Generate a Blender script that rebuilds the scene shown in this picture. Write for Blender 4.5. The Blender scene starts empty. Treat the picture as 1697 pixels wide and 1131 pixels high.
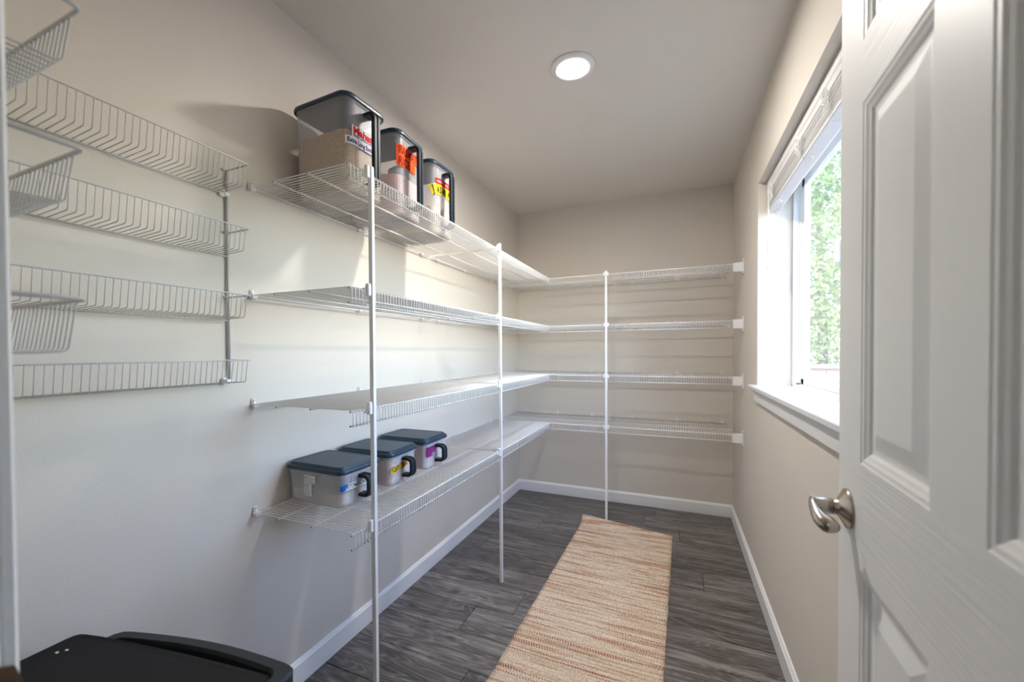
import bpy, math, random
from mathutils import Vector, Matrix
PI = math.pi
C = bpy.context.scene.collection
SC = bpy.context.scene
rng = random.Random(7)

# ------------------------------------------------------------------ camera
W, D, H = 1.657, 3.586, 2.44                 # room width (x), depth (y), height (z)
YF = 0.165                                   # pantry face of the front (doorway) wall
F, PX, PY = 705.57, 797.33, 595.34
yaw, pitch, roll = 0.42724, -0.015547, -0.006271
fw = Vector((-math.sin(yaw), math.cos(yaw), 0)); rt = Vector((math.cos(yaw), math.sin(yaw), 0)); up = Vector((0, 0, 1))
f2 = fw*math.cos(pitch)+up*math.sin(pitch); u2 = up*math.cos(pitch)-fw*math.sin(pitch)
r3 = rt*math.cos(roll)+u2*math.sin(roll); u3 = u2*math.cos(roll)-rt*math.sin(roll)
cam = bpy.data.cameras.new('camera'); co = bpy.data.objects.new('camera', cam); C.objects.link(co)
co.matrix_world = Matrix(((r3.x, u3.x, -f2.x, 1.2701), (r3.y, u3.y, -f2.y, 0.0), (r3.z, u3.z, -f2.z, 1.2216), (0, 0, 0, 1)))
cam.sensor_width = 36; cam.lens = F/1697*36
cam.shift_x = (848.5-PX)/1697; cam.shift_y = (PY-565.5)/1697
cam.clip_start = 0.02; cam.clip_end = 200
cam.dof.use_dof = True; cam.dof.focus_distance = 1.55; cam.dof.aperture_fstop = 2.9
SC.camera = co

# ------------------------------------------------------------------ world, exposure
w = bpy.data.worlds.new('sky'); SC.world = w; w.use_nodes = True
nt = w.node_tree; nt.nodes.clear()
sky = nt.nodes.new('ShaderNodeTexSky'); sky.sky_type = 'NISHITA'; sky.sun_disc = False
sky.sun_elevation = math.radians(48); sky.sun_rotation = math.radians(200); sky.air_density = 1.0; sky.dust_density = 0.8; sky.ozone_density = 1.0
bg = nt.nodes.new('ShaderNodeBackground'); bg.inputs[1].default_value = 0.60
wo = nt.nodes.new('ShaderNodeOutputWorld')
nt.links.new(sky.outputs[0], bg.inputs[0]); nt.links.new(bg.outputs[0], wo.inputs[0])
SC.view_settings.view_transform = 'Standard'; SC.view_settings.look = 'None'
SC.view_settings.gamma = 1; SC.view_settings.use_curve_mapping = False
SC.view_settings.exposure = 2.56
LED_POWER = 126.0
HALL_FILL_POWER = 3.5
try:
    SC.cycles.transparent_max_bounces = 32; SC.cycles.max_bounces = 12; SC.cycles.diffuse_bounces = 6
except Exception: pass

# ------------------------------------------------------------------ materials
def srgb(r, g, b):
    def f(c):
        c /= 255; return c/12.92 if c <= .04045 else ((c+.055)/1.055)**2.4
    return (f(r), f(g), f(b), 1)
def mat(name, col, rough=.5, metal=0, bump=None, spec=.5, emit=None):
    m = bpy.data.materials.new(name); m.use_nodes = True
    n = m.node_tree; b = n.nodes['Principled BSDF']
    b.inputs['Base Color'].default_value = col; b.inputs['Roughness'].default_value = rough
    b.inputs['Metallic'].default_value = metal; b.inputs['Specular IOR Level'].default_value = spec
    if bump:
        sc, st, dist = bump
        tc = n.nodes.new('ShaderNodeTexCoord'); ns = n.nodes.new('ShaderNodeTexNoise'); bp = n.nodes.new('ShaderNodeBump')
        ns.inputs['Scale'].default_value = sc; ns.inputs['Detail'].default_value = 3
        bp.inputs['Strength'].default_value = st; bp.inputs['Distance'].default_value = dist
        n.links.new(tc.outputs['Object'], ns.inputs['Vector']); n.links.new(ns.outputs['Fac'], bp.inputs['Height']); n.links.new(bp.outputs[0], b.inputs['Normal'])
    if emit:
        b.inputs['Emission Color'].default_value = emit[0]; b.inputs['Emission Strength'].default_value = emit[1]
    return m
class N:
    """tiny node helper"""
    def __init__(s, m): s.t = m.node_tree; s.b = s.t.nodes['Principled BSDF']
    def add(s, kind, **kw):
        n = s.t.nodes.new(kind)
        for k, v in kw.items():
            if k.startswith('i_'): n.inputs[k[2:].replace('_', ' ')].default_value = v
            else: setattr(n, k, v)
        return n
    def link(s, a, b): s.t.links.new(a, b)
    def math(s, op, a, b=None):
        n = s.t.nodes.new('ShaderNodeMath'); n.operation = op
        for i, v in enumerate((a, b)):
            if v is None: continue
            if isinstance(v, (int, float)): n.inputs[i].default_value = v
            else: s.link(v, n.inputs[i])
        return n.outputs[0]
    def mix(s, f, a, b, blend='MIX'):
        n = s.t.nodes.new('ShaderNodeMix'); n.data_type = 'RGBA'; n.blend_type = blend
        for i, v in ((0, f), (6, a), (7, b)):
            if isinstance(v, (int, float, tuple)): n.inputs[i].default_value = v
            else: s.link(v, n.inputs[i])
        return n.outputs[2]
    def ramp(s, f, stops):
        n = s.t.nodes.new('ShaderNodeValToRGB'); s.link(f, n.inputs[0]); e = n.color_ramp.elements
        while len(e) < len(stops): e.new(.5)
        for el, (p, c) in zip(e, stops): el.position = p; el.color = c
        return n.outputs[0]

M = {}
WALLC = (0.672, 0.62, 0.552, 1)
M['wall'] = mat('wall_paint', WALLC, .62, bump=(190, .10, .004), spec=.3)
M['ceiling'] = mat('ceiling_paint', (0.71, 0.67, 0.61, 1), .8, bump=(140, .10, .004), spec=.2)
M['trim'] = mat('white_trim', (0.83, 0.83, 0.83, 1), .35)
M['sill'] = mat('white_sill', (0.74, 0.745, 0.75, 1), .35)
M['door'] = mat('door_paint', (0.80, 0.80, 0.79, 1), .42)
M['wire'] = mat('white_wire', (0.84, 0.84, 0.84, 1), .35)
M['basket'] = mat('grey_white_wire', (0.52, 0.53, 0.53, 1), .4)
M['clip'] = mat('white_clip', (0.80, 0.80, 0.80, 1), .4)
M['post'] = mat('post_white', (0.82, 0.82, 0.83, 1), .3)
M['dark'] = mat('dark_end', (0.02, 0.02, 0.022, 1), .6)
M['lid'] = mat('slate_lid', (0.010, 0.033, 0.058, 1), .42, bump=(300, .05, .002))
M['handle'] = mat('slate_handle', (0.014, 0.023, 0.034, 1), .5, spec=.25)
M['bin'] = mat('black_plastic', (0.009, 0.009, 0.010, 1), .6, bump=(420, .25, .003), spec=.22)
M['binrim'] = mat('black_rim', (0.016, 0.020, 0.023, 1), .45, spec=.35)
M['nickel'] = mat('satin_nickel', (0.50, 0.45, 0.39, 1), .24, 1)
M['bronze'] = mat('strike_bronze', (0.20, 0.14, 0.10, 1), .35, 1)
M['vinyl'] = mat('white_vinyl', (0.88, 0.89, 0.90, 1), .3)
M['blind'] = mat('blind_white', (0.72, 0.71, 0.70, 1), .45)
M['cord'] = mat('cord_white', (0.88, 0.88, 0.86, 1), .6)
M['concrete'] = mat('outside_siding', (0.5, 0.5, 0.48, 1), .8)
M['lens'] = mat('lamp_lens', (.9, .9, .9, 1), .4, emit=((1.0, 0.95, 0.885, 1), 1.0))
M['fence'] = mat('fence_wood', (0.20, 0.105, 0.08, 1), .8, bump=(30, .3, .01))
M['bark'] = mat('bark', (0.10, 0.07, 0.05, 1), .9, bump=(40, .6, .02))
M['grass'] = mat('bark_mulch', (0.24, 0.19, 0.15, 1), .9, bump=(60, .6, .02))
M['white_label'] = mat('label_white', (0.80, 0.78, 0.77, 1), .75, spec=.08)
M['red'] = mat('print_red', (0.62, 0.02, 0.025, 1), .75, spec=.08)
M['navy'] = mat('print_navy', (0.012, 0.018, 0.16, 1), .75, spec=.08)
M['orange'] = mat('label_orange', (0.80, 0.10, 0.018, 1), .75, spec=.08)
M['rust'] = mat('print_rust', (0.30, 0.022, 0.012, 1), .75, spec=.08)
M['yellow'] = mat('label_yellow', (0.80, 0.56, 0.02, 1), .75, spec=.08)
M['black'] = mat('print_black', (0.010, 0.009, 0.008, 1), .5)
M['blue'] = mat('label_blue', (0.02, 0.14, 0.55, 1), .75, spec=.08)
M['brown'] = mat('label_brown', (0.09, 0.035, 0.012, 1), .75, spec=.08)
M['amber'] = mat('label_amber', (0.60, 0.26, 0.03, 1), .75, spec=.08)
M['purple'] = mat('label_purple', (0.30, 0.030, 0.24, 1), .75, spec=.08)
M['plum'] = mat('print_plum', (0.08, 0.008, 0.075, 1), .5)
M['grey_print'] = mat('print_grey', (0.22, 0.20, 0.20, 1), .5)
def leafmat(name, a, b):
    m = mat(name, a, .5); n = N(m); oi = n.add('ShaderNodeTexCoord'); ns = n.add('ShaderNodeTexNoise', i_Scale=2.2)
    n.link(oi.outputs['Object'], ns.inputs['Vector']); n.link(n.ramp(ns.outputs['Fac'], ((.35, a), (.65, b))), n.b.inputs['Base Color'])
    tr = n.add('ShaderNodeBsdfTranslucent'); n.link(n.ramp(ns.outputs['Fac'], ((.35, a), (.65, b))), tr.inputs[0])
    mx = n.add('ShaderNodeMixShader'); mx.inputs[0].default_value = .45
    out = [x for x in n.t.nodes if x.type == 'OUTPUT_MATERIAL'][0]
    n.link(n.b.outputs[0], mx.inputs[1]); n.link(tr.outputs[0], mx.inputs[2]); n.link(mx.outputs[0], out.inputs[0]); return m
M['leaf'] = leafmat('leaf_green', (0.12, 0.175, 0.05, 1), (0.29, 0.35, 0.11, 1))
M['leaf2'] = leafmat('leaf_deep', (0.07, 0.13, 0.045, 1), (0.16, 0.23, 0.09, 1))
def rice(name, a, b):
    m = mat(name, a, .7); n = N(m); tc = n.add('ShaderNodeTexCoord'); v = n.add('ShaderNodeTexVoronoi', i_Scale=330)
    n.link(tc.outputs['Object'], v.inputs['Vector']); n.link(n.ramp(v.outputs['Color'], ((.1, a), (.9, b))), n.b.inputs['Base Color'])
    bp = n.add('ShaderNodeBump'); bp.inputs['Strength'].default_value = .4; bp.inputs['Distance'].default_value = .002
    n.link(v.outputs['Distance'], bp.inputs['Height']); n.link(bp.outputs[0], n.b.inputs['Normal']); return m
M['rice_brown'] = rice('rice_brown', (0.43, 0.27, 0.11, 1), (0.74, 0.54, 0.31, 1))
M['rice_pink'] = rice('rice_pink', (0.62, 0.42, 0.40, 1), (0.74, 0.58, 0.54, 1))
M['rice_cream'] = rice('rice_cream', (0.66, 0.52, 0.36, 1), (0.82, 0.70, 0.52, 1))
M['rice_grey'] = rice('rice_grey', (0.52, 0.44, 0.34, 1), (0.74, 0.67, 0.56, 1))
M['rice_orange'] = rice('rice_orange', (0.48, 0.28, 0.17, 1), (0.76, 0.60, 0.48, 1))
def clear(name, fac, tint, rough):
    m = mat(name, tint, rough, spec=.28); n = N(m); tr = n.add('ShaderNodeBsdfTransparent'); tr.inputs[0].default_value = (.96, .96, .97, 1)
    lw = n.add('ShaderNodeLayerWeight'); lw.inputs[0].default_value = .35
    f = n.math('ADD', n.math('MULTIPLY', lw.outputs['Facing'], .25), fac)
    mx = n.add('ShaderNodeMixShader'); n.link(f, mx.inputs[0]); n.link(tr.outputs[0], mx.inputs[1]); n.link(n.b.outputs[0], mx.inputs[2])
    out = [x for x in n.t.nodes if x.type == 'OUTPUT_MATERIAL'][0]; n.link(mx.outputs[0], out.inputs[0]); return m
M['clear'] = clear('clear_plastic', .13, (0.80, 0.79, 0.82, 1), .32)
M['frosted'] = clear('frosted_plastic', .20, (0.84, 0.83, 0.85, 1), .35)
M['glass'] = clear('window_glass', .03, (0.9, 0.95, 0.93, 1), .02)
# plank floor: grain runs along local x, each plank shifted by its own random
def plankmat():
    m = mat('grey_plank', (.1, .1, .1, 1), .38); n = N(m)
    tc = n.add('ShaderNodeTexCoord'); oi = n.add('ShaderNodeObjectInfo'); mp = n.add('ShaderNodeMapping')
    mp.inputs['Scale'].default_value = (1.1, 13, 1)
    cb = n.add('ShaderNodeCombineXYZ'); n.link(n.math('MULTIPLY', oi.outputs['Random'], 37.0), cb.inputs[0]); n.link(n.math('MULTIPLY', oi.outputs['Random'], 91.0), cb.inputs[1])
    n.link(tc.outputs['Object'], mp.inputs['Vector']); n.link(cb.outputs[0], mp.inputs['Location'])
    n1 = n.add('ShaderNodeTexNoise', i_Scale=2.2, i_Detail=6, i_Roughness=.62, i_Distortion=1.1)
    n.link(mp.outputs[0], n1.inputs['Vector'])
    mp2 = n.add('ShaderNodeMapping'); mp2.inputs['Scale'].default_value = (2.2, 75, 1); n.link(tc.outputs['Object'], mp2.inputs['Vector']); n.link(cb.outputs[0], mp2.inputs['Location'])
    n2 = n.add('ShaderNodeTexNoise', i_Scale=2.6, i_Detail=4, i_Roughness=.7); n.link(mp2.outputs[0], n2.inputs['Vector'])
    # cathedral rings
    mp3 = n.add('ShaderNodeMapping'); mp3.inputs['Scale'].default_value = (1.5, 9, 1); n.link(tc.outputs['Object'], mp3.inputs['Vector']); n.link(cb.outputs[0], mp3.inputs['Location'])
    wv = n.add('ShaderNodeTexNoise', i_Scale=1.2, i_Detail=1.0, i_Distortion=.6); n.link(mp3.outputs[0], wv.inputs['Vector'])
    rings = n.math('ABSOLUTE', n.math('SINE', n.math('MULTIPLY', wv.outputs['Fac'], 60.0)))
    base = n.ramp(n1.outputs['Fac'], ((.30, srgb(60, 56, 54)), (.50, srgb(96, 90, 88)), (.68, srgb(146, 140, 137))))
    c = n.mix(n.math('MULTIPLY', n.math('POWER', rings, 6.0), .28), base, srgb(168, 164, 163))
    fine = n.ramp(n2.outputs['Fac'], ((.36, (.38, .38, .38, 1)), (.62, (1.15, 1.15, 1.15, 1))))
    c = n.mix(.82, c, fine, 'MULTIPLY')
    tone = n.math('ADD', n.math('MULTIPLY', oi.outputs['Random'], .45), .78)
    cc = n.add('ShaderNodeCombineColor'); [n.link(tone, cc.inputs[i]) for i in range(3)]
    c = n.mix(1.0, c, cc.outputs[0], 'MULTIPLY')
    # knots
    mk = n.add('ShaderNodeMapping'); mk.inputs['Scale'].default_value = (1.7, 5.2, 1); n.link(tc.outputs['Object'], mk.inputs['Vector']); n.link(cb.outputs[0], mk.inputs['Location'])
    vk = n.add('ShaderNodeTexVoronoi', i_Scale=1.6); n.link(mk.outputs[0], vk.inputs['Vector'])
    kn = n.ramp(vk.outputs['Distance'], ((.03, (1, 1, 1, 1)), (.13, (0, 0, 0, 1))))
    c = n.mix(n.math('MULTIPLY', kn, .8), c, srgb(40, 38, 40))
    n.link(c, n.b.inputs['Base Color'])
    bp = n.add('ShaderNodeBump'); bp.inputs['Strength'].default_value = .15; bp.inputs['Distance'].default_value = .002
    n.link(n2.outputs['Fac'], bp.inputs['Height']); n.link(bp.outputs[0], n.b.inputs['Normal'])
    return m
M['plank'] = plankmat(); M['subfloor'] = mat('floor_gap', (0.02, 0.02, 0.022, 1), .9)
M['carpet'] = mat('hall_floor', (0.16, 0.15, 0.15, 1), .5)
def doorgrain(m):   # fine embossed wood grain, rails run along local x, stiles up
    n = N(m); tc = n.add('ShaderNodeTexCoord'); mp = n.add('ShaderNodeMapping'); mp.inputs['Scale'].default_value = (3.5, 1, 210)
    ns = n.add('ShaderNodeTexNoise', i_Scale=1.0, i_Detail=2, i_Distortion=.8); bp = n.add('ShaderNodeBump'); bp.inputs['Strength'].default_value = .30; bp.inputs['Distance'].default_value = .003
    n.link(tc.outputs['Object'], mp.inputs['Vector']); n.link(mp.outputs[0], ns.inputs['Vector']); n.link(ns.outputs['Fac'], bp.inputs['Height']); n.link(bp.outputs[0], n.b.inputs['Normal'])
M['door_rail'] = mat('door_paint_rail', (0.80, 0.80, 0.79, 1), .42); doorgrain(M['door_rail'])
def rugmat():
    m = mat('woven_jute', (.5, .4, .3, 1), .95, spec=.1); n = N(m)
    tc = n.add('ShaderNodeTexCoord'); sp = n.add('ShaderNodeSeparateXYZ'); n.link(tc.outputs['Object'], sp.inputs[0])
    row = n.math('FLOOR', n.math('MULTIPLY', sp.outputs[1], 150.0))           # one weft row
    # slow strand change along the row
    cb = n.add('ShaderNodeCombineXYZ'); n.link(n.math('MULTIPLY', sp.outputs[0], 2.2), cb.inputs[0]); n.link(n.math('MULTIPLY', row, 3.71), cb.inputs[1])
    s1 = n.add('ShaderNodeTexNoise', i_Scale=1.0, i_Detail=2); n.link(cb.outputs[0], s1.inputs['Vector'])
    base = n.ramp(s1.outputs['Fac'], ((.30, srgb(178, 152, 126)), (.45, srgb(206, 186, 164)), (.58, srgb(222, 207, 189)), (.72, srgb(194, 162, 130))))
    cb2 = n.add('ShaderNodeCombineXYZ'); n.link(n.math('MULTIPLY', sp.outputs[0], 1.5), cb2.inputs[0]); n.link(n.math('MULTIPLY', n.math('FLOOR', n.math('MULTIPLY', sp.outputs[1], 128.0)), 5.3), cb2.inputs[1])
    s2 = n.add('ShaderNodeTexNoise', i_Scale=1.0, i_Detail=1); n.link(cb2.outputs[0], s2.inputs['Vector'])
    red = n.ramp(s2.outputs['Fac'], ((.565, (0, 0, 0, 1)), (.61, (1, 1, 1, 1))))
    dash = n.math('GREATER_THAN', n.math('SINE', n.math('ADD', n.math('MULTIPLY', sp.outputs[0], 560.0), n.math('MULTIPLY', row, 1.7))), -.2)
    s3 = n.add('ShaderNodeTexNoise', i_Scale=1.0, i_Detail=1); cb3 = n.add('ShaderNodeCombineXYZ'); n.link(n.math('MULTIPLY', row, 9.1), cb3.inputs[1]); n.link(cb3.outputs[0], s3.inputs['Vector'])
    redc = n.ramp(s3.outputs['Fac'], ((.36, srgb(104, 60, 44)), (.5, srgb(166, 74, 50)), (.64, srgb(150, 88, 58))))
    c = n.mix(n.math('MULTIPLY', n.math('MULTIPLY', red, dash), .85), base, redc)
    # flecks between warp ends
    fl = n.add('ShaderNodeTexNoise', i_Scale=190, i_Detail=1); n.link(tc.outputs['Object'], fl.inputs['Vector'])
    c = n.mix(.8, c, n.ramp(fl.outputs['Fac'], ((.36, (.62, .57, .52, 1)), (.58, (1.10, 1.09, 1.07, 1)))), 'MULTIPLY')
    n.link(c, n.b.inputs['Base Color'])
    return m
M['rug'] = rugmat()

# ------------------------------------------------------------------ mesh helpers
class MB:
    def __init__(s): s.v = []; s.f = []; s.sm = []
    def quad(s, *p, smooth=False):
        b = len(s.v); s.v += [tuple(q) for q in p]; s.f.append(tuple(range(b, b+len(p)))); s.sm.append(smooth)
    def box(s, x0, y0, z0, x1, y1, z1, bev=0):
        if bev:
            b = min(bev, (x1-x0)*.45, (y1-y0)*.45, (z1-z0)*.45)
            rings = [(z0, b), (z0+b, 0), (z1-b, 0), (z1, b)]
            base = len(s.v)
            for z, i in rings:
                xa, xb, ya, yb = x0+i, x1-i, y0+i, y1-i; c = b*.9
                s.v += [(xa+c, ya, z), (xb-c, ya, z), (xb, ya+c, z), (xb, yb-c, z), (xb-c, yb, z), (xa+c, yb, z), (xa, yb-c, z), (xa, ya+c, z)]
            for k in range(3):
                for i in range(8):
                    j = (i+1) % 8; s.f.append((base+k*8+i, base+k*8+j, base+k*8+8+j, base+k*8+8+i)); s.sm.append(False)
            s.f.append(tuple(base+7-i for i in range(8))); s.f.append(tuple(base+24+i for i in range(8))); s.sm += [False, False]; return s
        b = len(s.v)
        s.v += [(x0, y0, z0), (x1, y0, z0), (x1, y1, z0), (x0, y1, z0), (x0, y0, z1), (x1, y0, z1), (x1, y1, z1), (x0, y1, z1)]
        for f in ((0, 3, 2, 1), (4, 5, 6, 7), (0, 1, 5, 4), (1, 2, 6, 5), (2, 3, 7, 6), (3, 0, 4, 7)):
            s.f.append(tuple(b+i for i in f)); s.sm.append(False)
        return s
    def tube(s, pts, r, n=6, cap=True, closed=False):
        pts = [Vector(p) for p in pts]; rings = []; m = len(pts)
        ref = None
        for i, p in enumerate(pts):
            if closed: t = (pts[(i+1) % m]-pts[i-1])
            else: t = pts[min(i+1, m-1)]-pts[max(i-1, 0)]
            t.normalize()
            if ref is None:
                a = Vector((0, 0, 1)) if abs(t.z) < .9 else Vector((1, 0, 0)); ref = a.cross(t).normalized()
            else:
                ref = (ref-t*ref.dot(t)).normalized()
            bi = t.cross(ref); b = len(s.v)
            rr = r[i] if isinstance(r, (list, tuple)) else r
            for k in range(n):
                a = 2*PI*(k+.5)/n; s.v.append(tuple(p+ref*math.cos(a)*rr+bi*math.sin(a)*rr))
            rings.append(b)
        for i in range(m if closed else m-1):
            a, b = rings[i], rings[(i+1) % m]
            for k in range(n):
                j = (k+1) % n; s.f.append((a+k, a+j, b+j, b+k)); s.sm.append(n > 4)
        if cap and not closed:
            s.f.append(tuple(rings[0]+n-1-k for k in range(n))); s.f.append(tuple(rings[-1]+k for k in range(n))); s.sm += [False, False]
        return s
    def loft(s, loops, caps=(True, True), smooth=False):
        b0 = len(s.v); n = len(loops[0])
        for L in loops: s.v += [tuple(p) for p in L]
        for k in range(len(loops)-1):
            for i in range(n):
                j = (i+1) % n; s.f.append((b0+k*n+i, b0+k*n+j, b0+(k+1)*n+j, b0+(k+1)*n+i)); s.sm.append(smooth)
        if caps[0]: s.f.append(tuple(b0+n-1-i for i in range(n))); s.sm.append(False)
        if caps[1]: s.f.append(tuple(b0+(len(loops)-1)*n+i for i in range(n))); s.sm.append(False)
        return s
    def lathe(s, prof, axis='z', c=(0, 0, 0), n=24, smooth=True):
        loops = []
        for r, h in prof:
            L = []
            for k in range(n):
                a = 2*PI*k/n; x, y = r*math.cos(a), r*math.sin(a)
                p = {'z': (x, y, h), 'x': (h, x, y), 'y': (y, h, x)}[axis]
                L.append((p[0]+c[0], p[1]+c[1], p[2]+c[2]))
            loops.append(L)
        return s.loft(loops, smooth=smooth)
    def mesh(s, name, m):
        me = bpy.data.meshes.new(name); me.from_pydata(s.v, [], s.f); me.materials.append(m)
        me.polygons.foreach_set('use_smooth', s.sm); me.update(); return me
    def obj(s, name, m, parent=None, loc=(0, 0, 0), rz=0):
        return link(name, s.mesh(name, m), parent, loc, rz)
def link(name, me, parent=None, loc=(0, 0, 0), rz=0):
    o = bpy.data.objects.new(name, me); C.objects.link(o); o.location = loc; o.rotation_euler = (0, 0, rz)
    if parent: o.parent = parent
    return o
def tag(o, label=None, cat=None, group=None, kind=None):
    if label: o['label'] = label
    if cat: o['category'] = cat
    if group: o['group'] = group
    if kind: o['kind'] = kind
    return o
def empty(name, loc=(0, 0, 0), rz=0, parent=None): return link(name, None, parent, loc, rz)
def struct(o): o['kind'] = 'structure'; return o
def sbox(name, m, *a, bev=0, parent=None):
    o = MB().box(*a, bev=bev).obj(name, m, parent)
    if not parent: struct(o)
    return o
def rrect(wd, dp, r, z, seg=5, cx=0, cy=0):
    L = []
    for sx, sy, a0 in ((1, -1, -PI/2), (1, 1, 0), (-1, 1, PI/2), (-1, -1, PI)):
        for k in range(seg+1):
            a = a0+PI/2*k/seg; L.append((cx+sx*(wd/2-r)+r*math.cos(a), cy+sy*(dp/2-r)+r*math.sin(a), z))
    return L
def textmesh(txt, size, m, name='lettering', shear=0, bold=0.0, space=1.0):
    cu = bpy.data.curves.new('type', 'FONT'); cu.body = txt; cu.size = size; cu.shear = shear; cu.offset = bold; cu.space_character = space; cu.resolution_u = 3
    ob = bpy.data.objects.new('type', cu); C.objects.link(ob)
    dg = bpy.context.evaluated_depsgraph_get(); dg.update()
    me = bpy.data.meshes.new_from_object(ob.evaluated_get(dg)); me.name = name
    bpy.data.objects.remove(ob); bpy.data.curves.remove(cu)
    me.materials.clear(); me.materials.append(m); return me

# ------------------------------------------------------------------ room shell
T = 0.12
WX1 = W+0.205                                 # outside face of the thick window wall
WY0, WY1, WZ0, WZ1 = 1.20, 2.587, 1.042, 2.078   # window opening
HY = -2.6                                     # far end of the hall behind the doorway
DX0, DX1, DZ = 0.72, 1.527, 2.045             # doorway
floor = sbox('floor', M['subfloor'], -T, YF-.13, -.15, W+.1, D+T, -.004)
pk = 0.1934; y0s = 1.256
offs = {}
for (yy, xx) in ((2.5, .158), (1.74, .402), (1.93, .583), (3.28, 1.07), (2.9, .398), (1.15, .1785), (2.12, 1.16), (2.32, .82), (1.54, .93), (3.08, .05), (1.35, .55)):
    offs[math.floor((yy-y0s)/pk)] = xx
for k in range(-6, 13):
    ya, yb = y0s+k*pk, y0s+(k+1)*pk
    ya = max(ya, YF-.12); yb = min(yb, D)
    if yb-ya < .01: continue
    x = offs.get(k, rng.uniform(0, 1.2)) - 1.249*2
    while x < W:
        xa, xb = max(x, 0.0), min(x+1.249, W); x += 1.249
        if xb-xa < .02: continue
        cx, cy = (xa+xb)/2, (ya+yb)/2; g = .0012
        MB().box(xa-cx+g, ya-cy+g, -.005, xb-cx-g, yb-cy-g, 0, bev=.0012).obj('plank', M['plank'], floor, (cx, cy, 0))
sbox('ceiling', M['ceiling'], -T, YF-T, H, WX1, D+T, H+.1)
sbox('wall_left', M['wall'], -T, YF-T, 0, 0, D+T, H)
sbox('wall_back', M['wall'], 0, D, 0, W, D+T, H)
b = MB()
for a in ((W, YF-T, 0, WX1, D+T, WZ0-.02), (W, YF-T, WZ1, WX1, D+T, H), (W, YF-T, WZ0-.02, WX1, WY0, WZ1), (W, WY1, WZ0-.02, WX1, D+T, WZ1)): b.box(*a)
struct(b.obj('wall_right', M['wall']))
b = MB()
b.box(0, YF-T, 0, DX0-.02, YF, H); b.box(DX1+.02, YF-T, 0, W, YF, H); b.box(DX0-.02, YF-T, DZ+.02, DX1+.02, YF, H)
struct(b.obj('wall_front', M['wall']))
# door frame and casings
def casing(name, pts):
    b = MB()
    for a in pts: b.box(*a, bev=.004)
    return struct(b.obj(name, M['trim']))
tr = casing('trim_1', [(DX0-.02, YF-T, 0, DX0, YF, DZ), (DX0-.078, YF, 0, DX0-.005, YF+.014, DZ+.075), (DX0-.078, YF-T-.014, 0, DX0-.005, YF-T, DZ+.075), (DX0, YF-T+.02, 0, DX0+.010, YF-.045, DZ)])
casing('trim_2', [(DX1, YF-T, 0, DX1+.02, YF, DZ), (DX1+.005, YF, 0, DX1+.078, YF+.014, DZ+.075), (DX1+.005, YF-T-.014, 0, DX1+.078, YF-T, DZ+.075)])
casing('trim_3', [(DX0-.02, YF-T, DZ, DX1+.02, YF, DZ+.02), (DX0-.004, YF, DZ+.005, DX1+.004, YF+.014, DZ+.075), (DX0-.004, YF-T-.014, DZ+.005, DX1+.004, YF-T, DZ+.075)])
b = MB(); L = []
for xo in (0.0, .0018): L.append([(DX0+xo, YF-.030+y, .920+z) for y, z in ((-.012, -.024), (.026, -.024), (.038, -.018), (.043, 0), (.038, .018), (.026, .024), (-.012, .024))])
b.loft(L); tag(b.obj('strike_plate', M['bronze'], tr), 'brown metal latch plate on the white door jamb')
# baseboards (flat board with an eased top)
BT, BH = .014, .090
def base(name, pts):       # profile swept along +local
    (xa, ya), (xb, yb), (nx, ny) = pts
    b = MB(); prof = ((0, 0), (BT, 0), (BT, BH-.013), (BT-.004, BH-.009), (BT-.006, BH-.004), (.004, BH), (0, BH)); L = []
    for (x, y) in ((xa, ya), (xb, yb)): L.append([(x+nx*p, y+ny*p, z) for p, z in prof])
    b.loft(L); return struct(b.obj(name, M['trim']))
base('baseboard_left', ((0, YF), (0, D), (1, 0)))
base('baseboard_back', ((0, D), (W, D), (0, -1)))
base('baseboard_right', ((W, YF), (W, D), (-1, 0)))
base('baseboard_front', ((0, YF), (DX0-.078, YF), (0, 1)))
# hall on the camera's side of the doorway
b = MB(); b.box(-1.2, HY, -.15, 3.0, YF-T, 0); struct(b.obj('floor_hall', M['carpet']))
sbox('ceiling_hall', M['ceiling'], -1.2, HY, H, 3.0, YF-T, H+.1)
sbox('wall_hall_left', M['wall'], -1.2-T, HY, 0, -1.2, YF-T, H)
sbox('wall_hall_right', M['wall'], 3.0, HY, 0, 3.0+T, YF-T, H)
sbox('wall_hall_back', M['wall'], -1.2, HY-T, 0, 3.0, HY, H)
b = MB(); b.box(-1.2, YF-T, 0, -T, YF, H); b.box(WX1, YF-T, 0, 3.0, YF, H); struct(b.obj('wall_hall_front', M['wall']))

# ------------------------------------------------------------------ window
win = empty('window_1', (W, (WY0+WY1)/2, WZ0)); win['kind'] = 'structure'
ox, oy, oz = win.location
def wbox(name, m, x0, y0, z0, x1, y1, z1, bev=0, parent=win):
    return MB().box(x0-ox, y0-oy, z0-oz, x1-ox, y1-oy, z1-oz, bev=bev).obj(name, m, parent)
FX = W+.147
b = MB(); fwid = .020
def wadd(*a, bev=.004): b.box(a[0]-ox, a[1]-oy, a[2]-oz, a[3]-ox, a[4]-oy, a[5]-oz, bev=bev)
for (ya, yb, za, zb) in ((WY0, WY1, WZ0-.02, WZ0+.014), (WY0, WY1, WZ1-fwid, WZ1), (WY0, WY0+fwid, WZ0, WZ1), (WY1-fwid, WY1, WZ0, WZ1)): wadd(FX, ya, za, FX+.052, yb, zb)
wadd(FX+.024, WY1-fwid-.020, WZ0+.012, FX+.05, WY1-fwid+.002, WZ1-fwid)     # track lip
b.obj('frame', M['vinyl'], win)
YM = (WY0+WY1)/2
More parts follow.
